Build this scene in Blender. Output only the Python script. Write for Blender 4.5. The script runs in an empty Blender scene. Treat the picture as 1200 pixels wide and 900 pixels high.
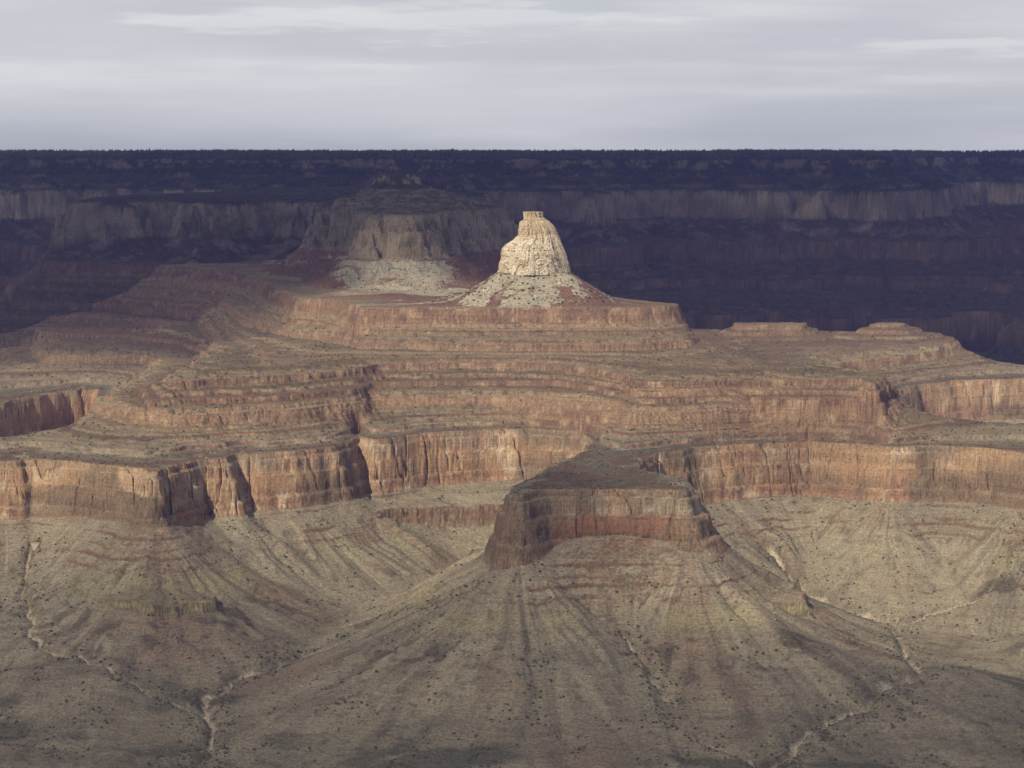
import bpy, math, random
import numpy as np

SC = bpy.context.scene
random.seed(7)
# ------------------------------------------------------------------ camera
F, EY = 2620.0, 245.0           # focal length in photo pixels (1200 wide), row of the eye level
cam = bpy.data.objects.new('camera', bpy.data.cameras.new('camera'))
SC.collection.objects.link(cam)
cam.location = (0, 0, 0)
cam.rotation_euler = (math.radians(90), 0, 0)
cam.data.sensor_width = 36.0
cam.data.lens = 36.0 * F / 1200.0
cam.data.shift_y = -(450.0 - EY) / 1200.0
cam.data.clip_start = 5.0
cam.data.clip_end = 120000.0
SC.camera = cam

# ------------------------------------------------------------------ world, sun, exposure
SUN_EL, SUN_AZ = 37.0, -150.0    # azimuth clockwise from +Y: light comes from behind the left shoulder
SUN_STRENGTH = 5.0
HAZE_DENSITY = 1.75e-5
el, az = math.radians(SUN_EL), math.radians(SUN_AZ)
S = np.array([math.sin(az) * math.cos(el), math.cos(az) * math.cos(el), math.sin(el)])

world = bpy.data.worlds.new('World')
SC.world = world
world.use_nodes = True
nt = world.node_tree
nt.nodes.clear()
N = nt.nodes.new
def L(a, b): nt.links.new(a, b)
def math_node(op, a=None, b=None, clamp=False):
    n = N('ShaderNodeMath'); n.operation = op; n.use_clamp = clamp
    for i, v in enumerate((a, b)):
        if v is None: continue
        if isinstance(v, (int, float)): n.inputs[i].default_value = v
        else: L(v, n.inputs[i])
    return n.outputs[0]
def map_range(v, a, b, c, d, smooth=True):
    n = N('ShaderNodeMapRange')
    if smooth: n.interpolation_type = 'SMOOTHSTEP'
    L(v, n.inputs[0])
    for i, x in enumerate((a, b, c, d)): n.inputs[i + 1].default_value = x
    return n.outputs[0]
def noise_node(vec, scale, detail=4, rough=.5, dim='3D'):
    n = N('ShaderNodeTexNoise'); n.noise_dimensions = dim
    n.inputs['Scale'].default_value = scale; n.inputs['Detail'].default_value = detail
    n.inputs['Roughness'].default_value = rough
    L(vec, n.inputs['Vector']); return n.outputs[0]
def mix_col(fac, a, b, typ='MIX'):
    n = N('ShaderNodeMix'); n.data_type = 'RGBA'; n.blend_type = typ
    if isinstance(fac, (int, float)): n.inputs[0].default_value = fac
    else: L(fac, n.inputs[0])
    for i, v in ((6, a), (7, b)):
        if isinstance(v, tuple): n.inputs[i].default_value = (*v, 1)
        else: L(v, n.inputs[i])
    return n.outputs[2]
def mapping(vec, sc, loc=(0, 0, 0), rot=(0, 0, 0)):
    n = N('ShaderNodeMapping'); L(vec, n.inputs[0])
    n.inputs['Scale'].default_value = sc; n.inputs['Location'].default_value = loc
    n.inputs['Rotation'].default_value = rot
    return n.outputs[0]

tc = N('ShaderNodeTexCoord').outputs['Generated']
sky = N('ShaderNodeTexSky'); sky.sky_type = 'NISHITA'; sky.sun_disc = False
sky.sun_elevation = el; sky.sun_rotation = az
bg1 = N('ShaderNodeBackground'); L(sky.outputs[0], bg1.inputs[0]); bg1.inputs[1].default_value = 0.08
# high overcast: sheets of cloud by direction, streaks lie nearly flat
vA = mapping(tc, (3.0, 3.0, 26), (0.3, 0, 0.1), (0, math.radians(1.2), 0))
vB = mapping(tc, (4, 4, 42), (2.3, 0, 1.7), (0, math.radians(-1.5), 0))
vC = mapping(tc, (12, 12, 160), (2.3, 4, 1.7), (0, math.radians(0.5), 0))
nA = noise_node(vA, 1.0, 5, .5)
nB = noise_node(vB, 1.0, 6, .55)
nC = noise_node(vC, 1.0, 5, .6)
sep = N('ShaderNodeSeparateXYZ'); L(tc, sep.inputs[0])
low = (0.52, 0.55, 0.605)
base = mix_col(map_range(sep.outputs[2], 0.02, 0.065, 0, 1), low, (0.58, 0.585, 0.615))
c1 = mix_col(map_range(nA, 0.38, 0.66, 0, .85), base, (0.70, 0.705, 0.72))
c2 = mix_col(map_range(nB, 0.46, 0.70, 0, .5), c1, (0.84, 0.835, 0.83))
nD = noise_node(mapping(tc, (6, 6, 60), (5.1, 0, 3.3), (0, math.radians(-2.2), 0)), 1.0, 7, .6)
c2 = mix_col(math_node('MULTIPLY', map_range(nD, 0.52, 0.60, 0, .5), map_range(sep.outputs[2], 0.05, 0.075, .15, 1)), c2, (0.86, 0.85, 0.84))
c3 = mix_col(map_range(nC, 0.40, 0.72, 0, .12), c2, (0.50, 0.50, 0.57))
c4 = mix_col(map_range(sep.outputs[2], 0.07, 0.5, 0, 1), c3, (0.34, 0.39, 0.52))
bg2 = N('ShaderNodeBackground'); L(c4, bg2.inputs[0])
# the overcast thins overhead, so it is dimmer there
L(map_range(sep.outputs[2], 0.06, 0.6, 1.07, 0.5), bg2.inputs[1])
mx = N('ShaderNodeMixShader'); L(map_range(nA, 0.25, 0.6, 0.82, 0.97), mx.inputs[0])
L(bg1.outputs[0], mx.inputs[1]); L(bg2.outputs[0], mx.inputs[2])
wo = N('ShaderNodeOutputWorld'); L(mx.outputs[0], wo.inputs[0])

sun = bpy.data.objects.new('sun', bpy.data.lights.new('sun', 'SUN'))
SC.collection.objects.link(sun)
sun.data.energy = SUN_STRENGTH
sun.data.angle = math.radians(0.53)
sun.data.color = (1.0, 0.89, 0.69)
from mathutils import Vector
sun.rotation_euler = Vector(S).to_track_quat('Z', 'Y').to_euler()
sun.location = (0, 0, 500)

vs = SC.view_settings
vs.view_transform = 'Standard'; vs.look = 'None'; vs.exposure = 0.0; vs.gamma = 1.0
vs.use_curve_mapping = False
SC.render.engine = 'CYCLES'
SC.cycles.volume_bounces = 1
SC.cycles.max_bounces = 5
SC.cycles.diffuse_bounces = 2
SC.cycles.transparent_max_bounces = 8
SC.cycles.volume_step_rate = 1.0

# ------------------------------------------------------------------ numeric tools
f4 = np.float32
def sm(x, a, b):
    t = np.clip((x - a) / (b - a), 0, 1); return t * t * (3 - 2 * t)
def lerp(a, b, t): return a + (b - a) * t
def perlin(x, y, seed=0):
    rs = np.random.RandomState(seed + 11)
    p = rs.permutation(256); p = np.concatenate([p, p]).astype(np.int32)
    ang = rs.rand(256) * 2 * np.pi
    gx, gy = np.cos(ang).astype(f4), np.sin(ang).astype(f4)
    xi = np.floor(x); yi = np.floor(y)
    xf = (x - xi).astype(f4); yf = (y - yi).astype(f4)
    xi = xi.astype(np.int64) & 255; yi = yi.astype(np.int64) & 255
    x1 = (xi + 1) & 255; y1 = (yi + 1) & 255
    u = xf * xf * xf * (xf * (xf * 6 - 15) + 10); v = yf * yf * yf * (yf * (yf * 6 - 15) + 10)
    def g(i, j, dx, dy):
        h = p[p[i] + j]; return gx[h] * dx + gy[h] * dy
    a = g(xi, yi, xf, yf); b = g(x1, yi, xf - 1, yf)
    c = g(xi, y1, xf, yf - 1); d = g(x1, y1, xf - 1, yf - 1)
    a += (b - a) * u; c += (d - c) * u
    return (a + (c - a) * v) * 1.5
def fbm(x, y, scale, octv, seed=0, gain=.5):
    r = 0; amp = 1.0; f = 1.0 / scale
    for i in range(octv):
        r = r + amp * perlin(x * f + 17.3 * i, y * f + 9.1 * i, seed + i * 7)
        f *= 2.03; amp *= gain
    return r
def billow(x, y, scale, octv, seed=0, gain=.5):
    r = 0; amp = 1.0; f = 1.0 / scale
    for i in range(octv):
        r = r + amp * (np.abs(perlin(x * f + 17.3 * i, y * f + 9.1 * i, seed + i * 7)) * 2 - .55)
        f *= 2.1; amp *= gain
    return r
def n1(x, scale, seed=0):
    t = np.random.RandomState(seed).rand(1024).astype(f4) * 2 - 1
    x = x / scale; i = np.floor(x); f = x - i; f = f * f * (3 - 2 * f); i = i.astype(np.int64)
    return t[i & 1023] * (1 - f) + t[(i + 1) & 1023] * f
def box(a, n, ax):
    p = [(0, 0), (0, 0)]; p[ax] = (n, n)
    c = np.cumsum(np.pad(a, p, mode='edge'), axis=ax, dtype=np.float64); c = np.concatenate([np.zeros_like(np.take(c, [0], ax)), c], ax)
    m = a.shape[ax]; w = 2 * n + 1
    return (np.take(c, np.arange(w, w + m), ax) - np.take(c, np.arange(0, m), ax)) / w
def sdf(poly, X, Y, want_param=False):
    """signed distance, + inside"""
    P = np.array(poly, dtype=f4); n = len(P)
    best = np.full(X.shape, 1e18, f4); ins = np.zeros(X.shape, bool)
    if want_param: par = np.zeros(X.shape, f4); acc = 0.0
    for i in range(n):
        ax, ay = P[i]; bx, by = P[(i + 1) % n]
        dx, dy = bx - ax, by - ay; l2 = dx * dx + dy * dy
        t = np.clip(((X - ax) * dx + (Y - ay) * dy) / l2, 0, 1)
        qx = X - ax - t * dx; qy = Y - ay - t * dy
        d = qx * qx + qy * qy
        if want_param:
            m = d < best
            l = math.sqrt(l2)
            th = np.arctan2(qx[m], -qy[m])
            par[m] = acc + t[m] * l + th * 230.0
            acc += l
            best[m] = d[m]
        else:
            np.minimum(best, d, out=best)
        c = (ay > Y) != (by > Y)
        if abs(dy) > 1e-6:
            ins ^= c & (X < dx * (Y - ay) / dy + ax)
    d = np.sqrt(best); d = np.where(ins, d, -d).astype(f4)
    return (d, par) if want_param else d
def segdist(pts, X, Y):
    best = np.full(X.shape, 1e18, f4); par = np.zeros(X.shape, f4); acc = 0
    for (ax, ay), (bx, by) in zip(pts[:-1], pts[1:]):
        dx, dy = bx - ax, by - ay; l2 = dx * dx + dy * dy
        t = np.clip(((X - ax) * dx + (Y - ay) * dy) / l2, 0, 1)
        d = (X - ax - t * dx) ** 2 + (Y - ay - t * dy) ** 2
        m = d < best; best[m] = d[m]; par[m] = acc + t[m] * math.sqrt(l2); acc += math.sqrt(l2)
    return np.sqrt(best), par

# ------------------------------------------------------------------ the plan: edges of the rock layers, surveyed as (bearing column, northing)
def plan(pts): return [((px - 600) / F * Y, Y) for px, Y in pts]
def lev(pts, z):  # (column, row) sightings of an edge whose elevation is z
    return [(px, -z * F / (py - EY)) for px, py in pts]

R_POLY = plan(lev([(-260, 532), (-120, 537), (-20, 541), (22, 540), (27, 534), (34, 538), (100, 541), (150, 546), (172, 549), (182, 553), (194, 549), (205, 545), (232, 539),
    (270, 536), (283, 531), (296, 532), (345, 529), (400, 522), (413, 517), (424, 510), (440, 514), (500, 507), (560, 503), (620, 502), (680, 506), (694, 515), (690, 528),
    (655, 546), (618, 562), (602, 572), (606, 579), (640, 573), (700, 574), (770, 573), (806, 576), (812, 572), (792, 562), (757, 552), (745, 547), (752, 538), (775, 531), (805, 526), (870, 520),
    (950, 517), (1000, 520), (1040, 524), (1090, 522), (1150, 524), (1200, 530), (1300, 534), (1500, 530)], -640)) + \
  plan([(1500, 6700), (1300, 6760), (1180, 6660), (1112, 6700), (1075, 6900), (1040, 7250), (1034, 7700), (1052, 8000), (1085, 8180), (1120, 8260), (1200, 8330), (1450, 8500),
    (1450, 9000), (1250, 8850), (1200, 8790), (1155, 9000), (1120, 9350), (960, 9650), (860, 9700), (740, 10200), (680, 11500), (640, 13000), (40, 13000), (-60, 11500), (-40, 10450), (120, 9980), (195, 9780), (150, 9520), (30, 9400), (-100, 9350), (-350, 9300),
    (-350, 7000), (-40, 7000), (0, 7350), (20, 7520), (60, 7760), (95, 7900), (118, 7950), (127, 7400), (122, 6900), (112, 6620), (60, 6420), (0, 6250), (-120, 6200), (-300, 6300)])
S2_POLY = plan(lev([(118, 464), (128, 474), (150, 480), (200, 483), (240, 482), (300, 478), (360, 474), (428, 466), (434, 461), (480, 461), (560, 460), (640, 462), (700, 468), (734, 476), (739, 480), (800, 479),
    (900, 475), (1000, 475), (1036, 479)], -545)) + \
  plan([(1052, 6350), (1040, 6800), (1000, 7100), (975, 7600), (985, 8050), (1040, 8250), (1096, 8480), (1125, 8700), (1118, 9000), (1000, 9300), (860, 9400), (760, 9600), (670, 10300), (620, 12900),
    (20, 12900), (0, 11300), (10, 10450), (150, 10050), (215, 9780), (165, 9400), (60, 9380), (46, 9150), (44, 8600), (62, 8330), (120, 8330), (175, 8300), (185, 7900), (165, 7300), (130, 6800)])
A_POLY = plan(lev([(172, 466), (205, 464), (300, 461), (360, 457), (418, 452), (436, 444), (500, 443), (560, 442), (640, 443), (700, 449), (738, 458), (750, 463), (850, 461), (1000, 461), (1032, 465)], -512)) + \
  plan([(1042, 6600), (1015, 6850), (960, 7200), (900, 7700), (870, 8250), (880, 8640), (955, 8690), (1010, 8720), (1080, 8740), (1098, 8850), (1085, 8980), (1000, 9050), (860, 9100), (760, 9300), (670, 10200), (610, 12850),
    (30, 12850), (15, 11300), (28, 10480), (180, 10100), (238, 9780), (222, 9350), (160, 9180), (90, 9190), (44, 9220), (46, 9020), (80, 8900), (150, 8830), (208, 8600), (238, 8200), (232, 7600), (205, 7000), (172, 6500)])
S1_POLY = plan(lev([(198, 438), (208, 444), (250, 441), (300, 439), (360, 435), (418, 429), (426, 428), (434, 424), (500, 423), (560, 422), (640, 423), (700, 429), (738, 437), (746, 444), (800, 444), (850, 443), (950, 442),
    (1010, 441), (1026, 447)], -472)) + \
  plan([(1034, 6420), (1012, 6620), (940, 6850), (880, 7200), (850, 7700), (830, 8200), (760, 8700), (710, 9300), (650, 10200), (600, 12800),
    (40, 12800), (20, 11300), (30, 10480), (180, 10110), (238, 9800), (240, 9350), (235, 8900), (250, 8400), (255, 7600), (222, 6900)])
B_POLY = plan([(285, 8400), (330, 7950), (395, 7560), (424, 7180), (500, 7110), (600, 7080), (700, 7100), (760, 7150), (802, 7250), (818, 7450), (805, 7750), (760, 8200), (710, 8900), (680, 9500), (640, 10100), (590, 12700),
    (55, 12700), (35, 11200), (48, 10500), (200, 10140), (262, 9780), (262, 9350)])
CP_POLY = plan([(861, 8830), (943, 8830), (946, 8960), (861, 8960)])
CQ_POLY = plan([(1012, 8860), (1026, 8830), (1066, 8840), (1074, 8930), (1020, 8950)])
E_POLY = plan([(345, 8080), (358, 7960), (412, 7850), (421, 7330), (470, 7290), (560, 7280), (640, 7300), (700, 7290), (756, 7340), (788, 7430), (797, 7560), (768, 7750), (720, 8050), (680, 8500), (650, 9100), (620, 10000), (570, 12600),
    (70, 12600), (55, 11100), (72, 10520), (210, 10200), (275, 9800), (300, 9400), (318, 8750)])
Z_POLY = plan([(587, 7490), (665, 7490), (667, 7560), (661, 7640), (592, 7640), (585, 7560)])
C_POLY = plan([(404, 9420), (437, 9330), (448, 8730), (488, 8710), (499, 9250), (535, 9300), (560, 9420), (574, 9640), (566, 9900), (500, 10400), (420, 10900), (345, 10650), (300, 10980), (262, 10720), (215, 10620), (180, 10950), (140, 10700), (112, 10780),
    (100, 11000), (130, 11900), (260, 12600), (280, 14500), (540, 14500), (560, 12600), (520, 11600), (570, 10600), (420, 10800), (405, 10000), (392, 9650)])
KB_POLY = plan([(446, 9620), (464, 9540), (482, 9580), (486, 9680), (472, 9760), (450, 9760)])
M_POLY = plan([(60, 5750), (130, 5560), (158, 5480), (185, 5440), (214, 5470), (228, 5570), (256, 5720), (284, 5880), (292, 5860), (335, 5920), (385, 5980), (436, 6040), (480, 6130), (540, 6180), (600, 6200), (680, 6150),
    (690, 5750), (610, 5350), (566, 5140), (572, 5050), (592, 5000), (620, 5030), (645, 5150), (720, 5180), (800, 5140), (820, 5090), (856, 5085), (862, 5150), (835, 5350), (800, 5480), (795, 5850), (900, 6020), (960, 6050), (1040, 5980), (1150, 5900), (1300, 5830), (1300, 7000), (100, 7000)])
N_POLY = [((px - 600) / F * Y, Y) for px, Y in [(-500, 14300), (0, 14300), (60, 14000), (120, 14450), (200, 14350), (260, 13950), (330, 14000), (380, 14400), (470, 14350), (560, 13950), (660, 13850), (685, 14250), (760, 14200), (850, 13900), (960, 13800), (990, 13950),
    (1000, 14600), (1030, 15700), (1080, 16900), (1150, 17100), (1230, 16800), (1330, 17300), (1700, 17000)]] + [(16000, 46000), (-16000, 46000)]

T_POLYS = [plan([(126, 5300), (130, 5120), (180, 5080), (256, 5110), (250, 5260), (200, 5400), (140, 5380)]), plan([(492, 4960), (560, 4820), (622, 4800), (668, 4870), (665, 5200), (600, 5250), (520, 5180)]),
           plan([(848, 5010), (900, 4950), (940, 5010), (936, 5250), (860, 5350), (805, 5180)])]
LEVELS = [ # name, edge, top, base, width of the cliff in plan
    ('M', M_POLY, -818, -850, 22), ('R', R_POLY, -640, -785, 46), ('S2', S2_POLY, -545, -578, 22), ('A', A_POLY, -512, -530, 14), ('S1', S1_POLY, -472, -502, 20), ('B', B_POLY, -420, -440, 16),
    ('CP', CP_POLY, -479, -500, 16), ('CQ', CQ_POLY, -490, -508, 26), ('E', E_POLY, -320, -368, 22), ('Z', Z_POLY, -212, -215, 6), ('C', C_POLY, -40, -205, 105), ('KB', KB_POLY, 98, 62, 20)]

def dip(Y):
    d = np.clip(Y, None, 17500) - 8000
    return 0.028 * np.where(d > 400, d, np.where(d < -400, 0, (d + 400) ** 2 / 1600))

# plan grid of distances, 20 m
GX0, GY0, GS = -5700.0, 3000.0, 20.0
gx = np.arange(GX0, 5701, GS, dtype=f4); gy = np.arange(GY0, 19001, GS, dtype=f4)
GXX, GYY = np.meshgrid(gx, gy)
FIELD = {k: sdf(p, GXX, GYY) for k, p, *_ in LEVELS}
FIELD['N'] = sdf(N_POLY, GXX, GYY)
FIELD['T'] = np.max([sdf(p, GXX, GYY) for p in T_POLYS], axis=0)
def blur(a, n):
    for _ in range(n):
        a = (np.roll(a, 1, 0) + a + np.roll(a, -1, 0)) / 3; a = (np.roll(a, 1, 1) + a + np.roll(a, -1, 1)) / 3
    return a
def lap(a): return (np.roll(a, 1, 0) + np.roll(a, -1, 0) + np.roll(a, 1, 1) + np.roll(a, -1, 1) - 4 * a)
FIELD['conv'] = blur(lap(np.minimum(0, np.maximum(FIELD['R'], FIELD['M'] - 40))), 5) * -1.0   # + in front of prows
def bil(a, X, Y):
    x = np.clip((X - GX0) / GS, 0, a.shape[1] - 1.01); y = np.clip((Y - GY0) / GS, 0, a.shape[0] - 1.01)
    i = x.astype(np.int32); j = y.astype(np.int32); u = (x - i).astype(f4); v = (y - j).astype(f4)
    af = a.ravel(); w = a.shape[1]; k = j * w + i
    return (af[k] * (1 - u) + af[k + 1] * u) * (1 - v) + (af[k + w] * (1 - u) + af[k + w + 1] * u) * v

# ledge table: input strata height -> stepped strata height
def make_terrace(lo, hi, tmin, tmax, hard_in, hard_out, seed):
    rs = np.random.RandomState(seed); xs, ys = [lo], [lo]; s = lo
    while s < hi - tmax:
        th = tmin + (tmax - tmin) * rs.rand() ** 1.5
        ho = hard_out * (.6 + .7 * rs.rand()); ho = min(ho, .85)
        xs += [s + th * (1 - hard_in), s + th]; ys += [s + th * (1 - ho), s + th]; s += th
    xs.append(hi); ys.append(hi)
    return np.array(xs), np.array(ys)
TX, TY = [], []
for seg in [(-1000, -962, 10, 20, .2, .3, 3), (-962, -946, 15, 16, .15, .6, 12), (-946, -872, 10, 20, .2, .3, 13), (-872, -785, 8, 22, .12, .6, 4), (-785, -640, 30, 60, .3, .6, 5), (-640, -320, 6, 21, .10, .62, 6), (-320, -210, 14, 30, .2, .4, 7), (-210, -42, 20, 45, .3, .6, 8), (-42, 190, 12, 34, .14, .55, 9)]:
    a, b = make_terrace(*seg); TX.append(a[:-1]); TY.append(b[:-1])
TX = np.concatenate(TX + [[190]]); TY = np.concatenate(TY + [[190]])
def terr(s): return np.interp(s, TX, TY, left=0, right=0) * ((s > -1000) & (s < 190)) + s * ~((s > -1000) & (s < 190))

TAL_D = np.array([0, 70, 150, 300, 500, 800, 1200, 2000, 4000]); TAL_H = np.array([0, 42, 88, 164, 238, 292, 312, 330, 350])
RC_T = np.array([0, .16, .30, .42, .58, .66, .80, .86, 1.0]); RC_H = np.array([0, .20, .26, .56, .62, .86, .90, 1.0, 1.0])
NP_D = np.array([-5200, -4200, -3300, -2650, -2590, -2300, -1750, -1720, -1240, -1200, -1000, -640, -560, -430, -400, -200, -160, -100, 0, 250, 900, 30000])
NP_S = np.array([-1080, -1020, -930, -790, -640, -600, -540, -505, -420, -330, -310, -210, -42, -28, -6, 45, 70, 84, 150, 176, 186, 190])

CLEFTS = [((286, 5790), (281, 5960), 8), ((421, 6050), (419, 6500), 11), ((183, 5420), (196, 5560), 5), ((66, 7700), (80, 7900), 16), ((93, 7850), (98, 8040), 13), ((27, 5700), (30, 5860), 6),
          ((34, 7480), (48, 7680), 12), ((230, 5780), (234, 5850), 4), ((690, 5180), (700, 5260), 5)]
WASHES = []   # filled after the first pass

def main_height(X, Y, full=True):
    """strata height of the main massif + masks"""
    wx = 55 * fbm(X, Y, 900, 2, 1) + 16 * perlin(X / 210, Y / 210, 5)
    wy = 55 * fbm(X, Y, 900, 2, 31) + 16 * perlin(X / 210, Y / 210, 35)
    k = sm(Y, 9000, 10500) * 1.2 + .35
    wx *= k; wy *= k
    big = billow(X + wx * 1.5, Y + wy * 1.5, 170, 2, 51)
    bigR = .6 * billow(X + wx * 1.5, Y + wy * 1.5, 290, 2, 52) + .5 * fbm(X, Y, 120, 2, 53)
    mid = billow(X, Y, 48, 2, 61)
    midR = .35 * mid + .7 * perlin(X / 40, Y / 40, 62)
    tiny = billow(X, Y, 15, 2, 71) if full else 0
    D = {}
    for i, (kk, p, top, base, w) in enumerate(LEVELS):
        d = bil(FIELD[kk], X + wx, Y + wy)
        a = dict(M=(12, 7, 3), R=(17, 2.6, .6), S2=(8, 5, 2.5), S1=(8, 5, 2.5), A=(8, 5, 2.5), B=(10, 5, 2), CP=(2, 2, 1.5), CQ=(3, 2, 1.5), E=(9, 5, 2.5), Z=(0, 0, 0), C=(52, 18, 5), KB=(18, 8, 4))[kk]
        D[kk] = d + a[0] * (bigR if kk in 'RMZ' else big) + a[1] * (midR if kk in ('R', 'M', 'E', 'C') else mid) + a[2] * tiny
    DT = bil(FIELD['T'], X + wx, Y + wy) + 26 * bigR + 9 * midR + 14 * perlin(X / 60, Y / 60, 64)
    dR = D['R']; dM = D['M'].copy()
    wR = 46 + 0 * X
    for px_, yy_, rr_, aa_ in ((835, 5260, 190, 60), (585, 5180, 150, 26), (184, 5480, 120, 8)):
        nx, ny = plan([(px_, yy_)])[0]; wR = wR + aa_ * np.exp(-(((X - nx) ** 2 + (Y - ny) ** 2) / rr_ ** 2))
    crk = np.abs(perlin(X / 85, Y / 85, 57)); crm = sm(perlin(X / 200, Y / 200, 58), -.1, .3)
    ck = (1 - sm(crk, 0, .055)) * crm * 10
    ck2 = (1 - sm(np.abs(perlin(X / 38, Y / 38, 59)), 0, .07)) * sm(perlin(X / 120, Y / 120, 60), 0, .3) * 7
    for kk in ('R', 'C'): D[kk] = D[kk] - ck - ck2
    for kk in ('S2', 'S1', 'A', 'E', 'M'): D[kk] = D[kk] - ck2 * .8
    for (a, b, w) in CLEFTS:
        (ax, ay), (bx, by) = plan([a, b])
        m = (np.abs(X - (ax + bx) / 2) < 160) & (np.abs(Y - (ay + by) / 2) < 420)
        if m.any():
            dd, par = segdist([(ax, ay), (bx, by)], X[m], Y[m])
            ln = math.hypot(bx - ax, by - ay)
            cut = (dd - w * (1.15 - par / ln)) * 1.4
            D['R'][m] = np.minimum(D['R'][m], cut)
    conv = bil(FIELD['conv'], X, Y)
    convm = sm(conv, 0.05, 0.55)
    td1 = np.maximum(-dR - wR, 0); td2 = np.maximum(-dM - 22, 0) + 148; td3 = np.maximum(-DT - 10, 0) + 238
    talus_d = np.minimum(np.minimum(td1, td2), td3)
    s = -785 - np.interp(talus_d, TAL_D, TAL_H).astype(f4)
    adj = 0 * td1
    for px_, yy_, rr_, aa_ in ((588, 5080, 110, 42), (852, 5100, 120, 12), (184, 5440, 120, -14), (655, 5110, 130, -26), (735, 5110, 150, -40), (800, 5130, 90, -14), (100, 5560, 170, -12)):
        nx, ny = plan([(px_, yy_)])[0]; adj = adj - aa_ * np.exp(-(((X - nx) ** 2 + (Y - ny) ** 2) / rr_ ** 2))
    s = s + adj
    s_tal = s.copy()
    nz = len(LEVELS)
    jit = 4 * perlin(X / 70, Y / 70, 81) + (1.5 * perlin(X / 18, Y / 18, 82) if full else 0)
    # Muav bench
    t = np.clip((D['M'] + 22) / 22, 0, 1)
    mtop = -816 + 18 * np.clip(D['M'], 0, 120) / 120
    s = np.where(DT > -10, np.maximum(-785 - np.interp(np.minimum(td1, td2), TAL_D, TAL_H).astype(f4) + adj, lerp(-924 + 14 * (X > 350), -896 + 20 * (X > 350) + .09 * np.clip(DT, 0, 160), np.clip((DT + 10) / 10, 0, 1))), s)
    s1 = -785 - np.interp(td1, TAL_D, TAL_H).astype(f4) + adj
    s = np.where(D['M'] > -22, np.maximum(s1, lerp(-872, mtop, t)), s)
    cliff = np.zeros_like(s); cliff = np.where((D['M'] > -22) & (D['M'] < 2), .8, cliff); cliff = np.where((DT > -10) & (DT < 2), .8, cliff)
    names = ['R', 'S2', 'A', 'S1', 'B', 'E', 'C', 'KB']
    par = {kk: (top, base, w) for kk, p, top, base, w in LEVELS}
    for i, kk in enumerate(names):
        top, base, w = par[kk]; d = D[kk]
        if kk == 'R': w = wR
        if kk == 'A': top = top - 16 * sm(Y, 7500, 8300) * (X > 400); base = top - 18
        t = np.clip((d + w) / w, 0, 1)
        tt = np.interp(t, RC_T, RC_H) if kk in ('R', 'C') else t ** 1.0
        sc_ = lerp(base, top, tt)
        if i + 1 < len(names):
            n_, b_, w_ = names[i + 1], par[names[i + 1]][1], par[names[i + 1]][2]
            if kk == 'E':
                e = np.maximum(-np.maximum(D['C'], 0 * D['C'] - 1e9) - w_, 0)
                ez = np.maximum(-D['Z'] - 6, 0)
                t2 = np.maximum(np.clip(d, 0, None) / (np.clip(d, 0, None) + e + 1) * 115, np.clip(d, 0, None) / (np.clip(d, 0, None) + ez + 1) * 107) / 115
                t2 = np.clip(t2, 0, 1)
                add = 115 * np.minimum(t2 ** 3.2, 1)
                # slopes never steeper than the angle of repose
                add = np.maximum(add, np.maximum(115 - e * .60, 107 - ez * .58))
                add = np.minimum(add, np.clip(d, 0, None) * .6)
            else:
                e = np.maximum(-D[n_] - w_, 0)
                t2 = np.clip(d, 0, None) / (np.clip(d, 0, None) + e + 1)
                ex = {'R': 1.15, 'S2': 1.1, 'A': 1.1, 'S1': 1.1, 'B': 1.1, 'C': .85}[kk]
                add = (b_ - top) * t2 ** ex
            sc_ = np.where(d > 0, top + add, sc_)
        else:
            sc_ = np.where(d > 0, top + np.minimum(d * .35, 32), sc_)
        s = np.where(d > -w, np.maximum(s, sc_), s)
        cliff = np.where((d > -w) & (d < 2) , 1.0, cliff)
    for kk, b in (('CP', -526), ('CQ', -526)):
        top, base, w = par[kk]; d = D[kk]
        s = np.maximum(s, np.where(d > -150, np.where(d > -w, lerp(base, top, np.clip((d + w) / w, 0, 1)) + np.clip(d, 0, 60) * (.04 if kk == 'CP' else .42), base + (d + w) * .24), -9999))
    zf = D['Z']; s = np.where(zf > 0, -215, s)
    # ledges
    g = terr(s + jit) 
    amp = np.where(s > -640, 1.0, np.where(s > -785, .0, 0))
    mus = np.clip(.25 + .9 * fbm(X, Y, 260, 2, 91) , 0, 1)
    tal = np.clip(convm * 1.5 - .1 + .6 * fbm(X, Y, 220, 2, 92), 0, 1) * sm(s, -1000, -960) * np.clip(.3 * np.exp(-((s + 899) / 17) ** 2) + .8 * np.exp(-((s + 954) / 9) ** 2) + .12, 0, 1)
    amp = np.where(s < -785, np.where(s > -862, np.maximum(tal, mus * .8), tal), amp)
    cover = sm(fbm(X, Y, 240, 3, 93), .35, .75)     # debris that buries the ledges here and there
    amp = np.where((s > -640) & (s < -320), 1 - .5 * cover, amp)
    amp = np.where((s >= -320) & (s < -210), .25, amp)
    amp = np.where(s > -210, .55, amp)
    s2 = lerp(s, g, amp)
    return s2, D, talus_d, convm, cliff, amp, s_tal

def north_height(X, Y, full=True):
    d0 = bil(FIELD['N'], X, Y)
    low = sm(-d0, 0, 1500)
    w = 340 * billow(X, Y, 900, 3, 101) * (.75 + low) + 900 * (low) * perlin(X / 1500 + .3, Y / 3800, 105) - 80
    w = w + 260 * (low + .25) * billow(X, Y, 480, 2, 108)
    d = d0 + w + 50 * billow(X, Y, 190, 3, 102) + (8 * billow(X, Y, 35, 2, 103) if full else 0)
    s = np.interp(d, NP_D, NP_S).astype(f4)
    g = terr(s + 5 * perlin(X / 90, Y / 90, 83))
    s = np.where(s > -790, lerp(s, g, .8), s)
    s = np.where(d > 100, s + 3 * fbm(X, Y, 300, 2, 104), s)
    return s, d

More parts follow.
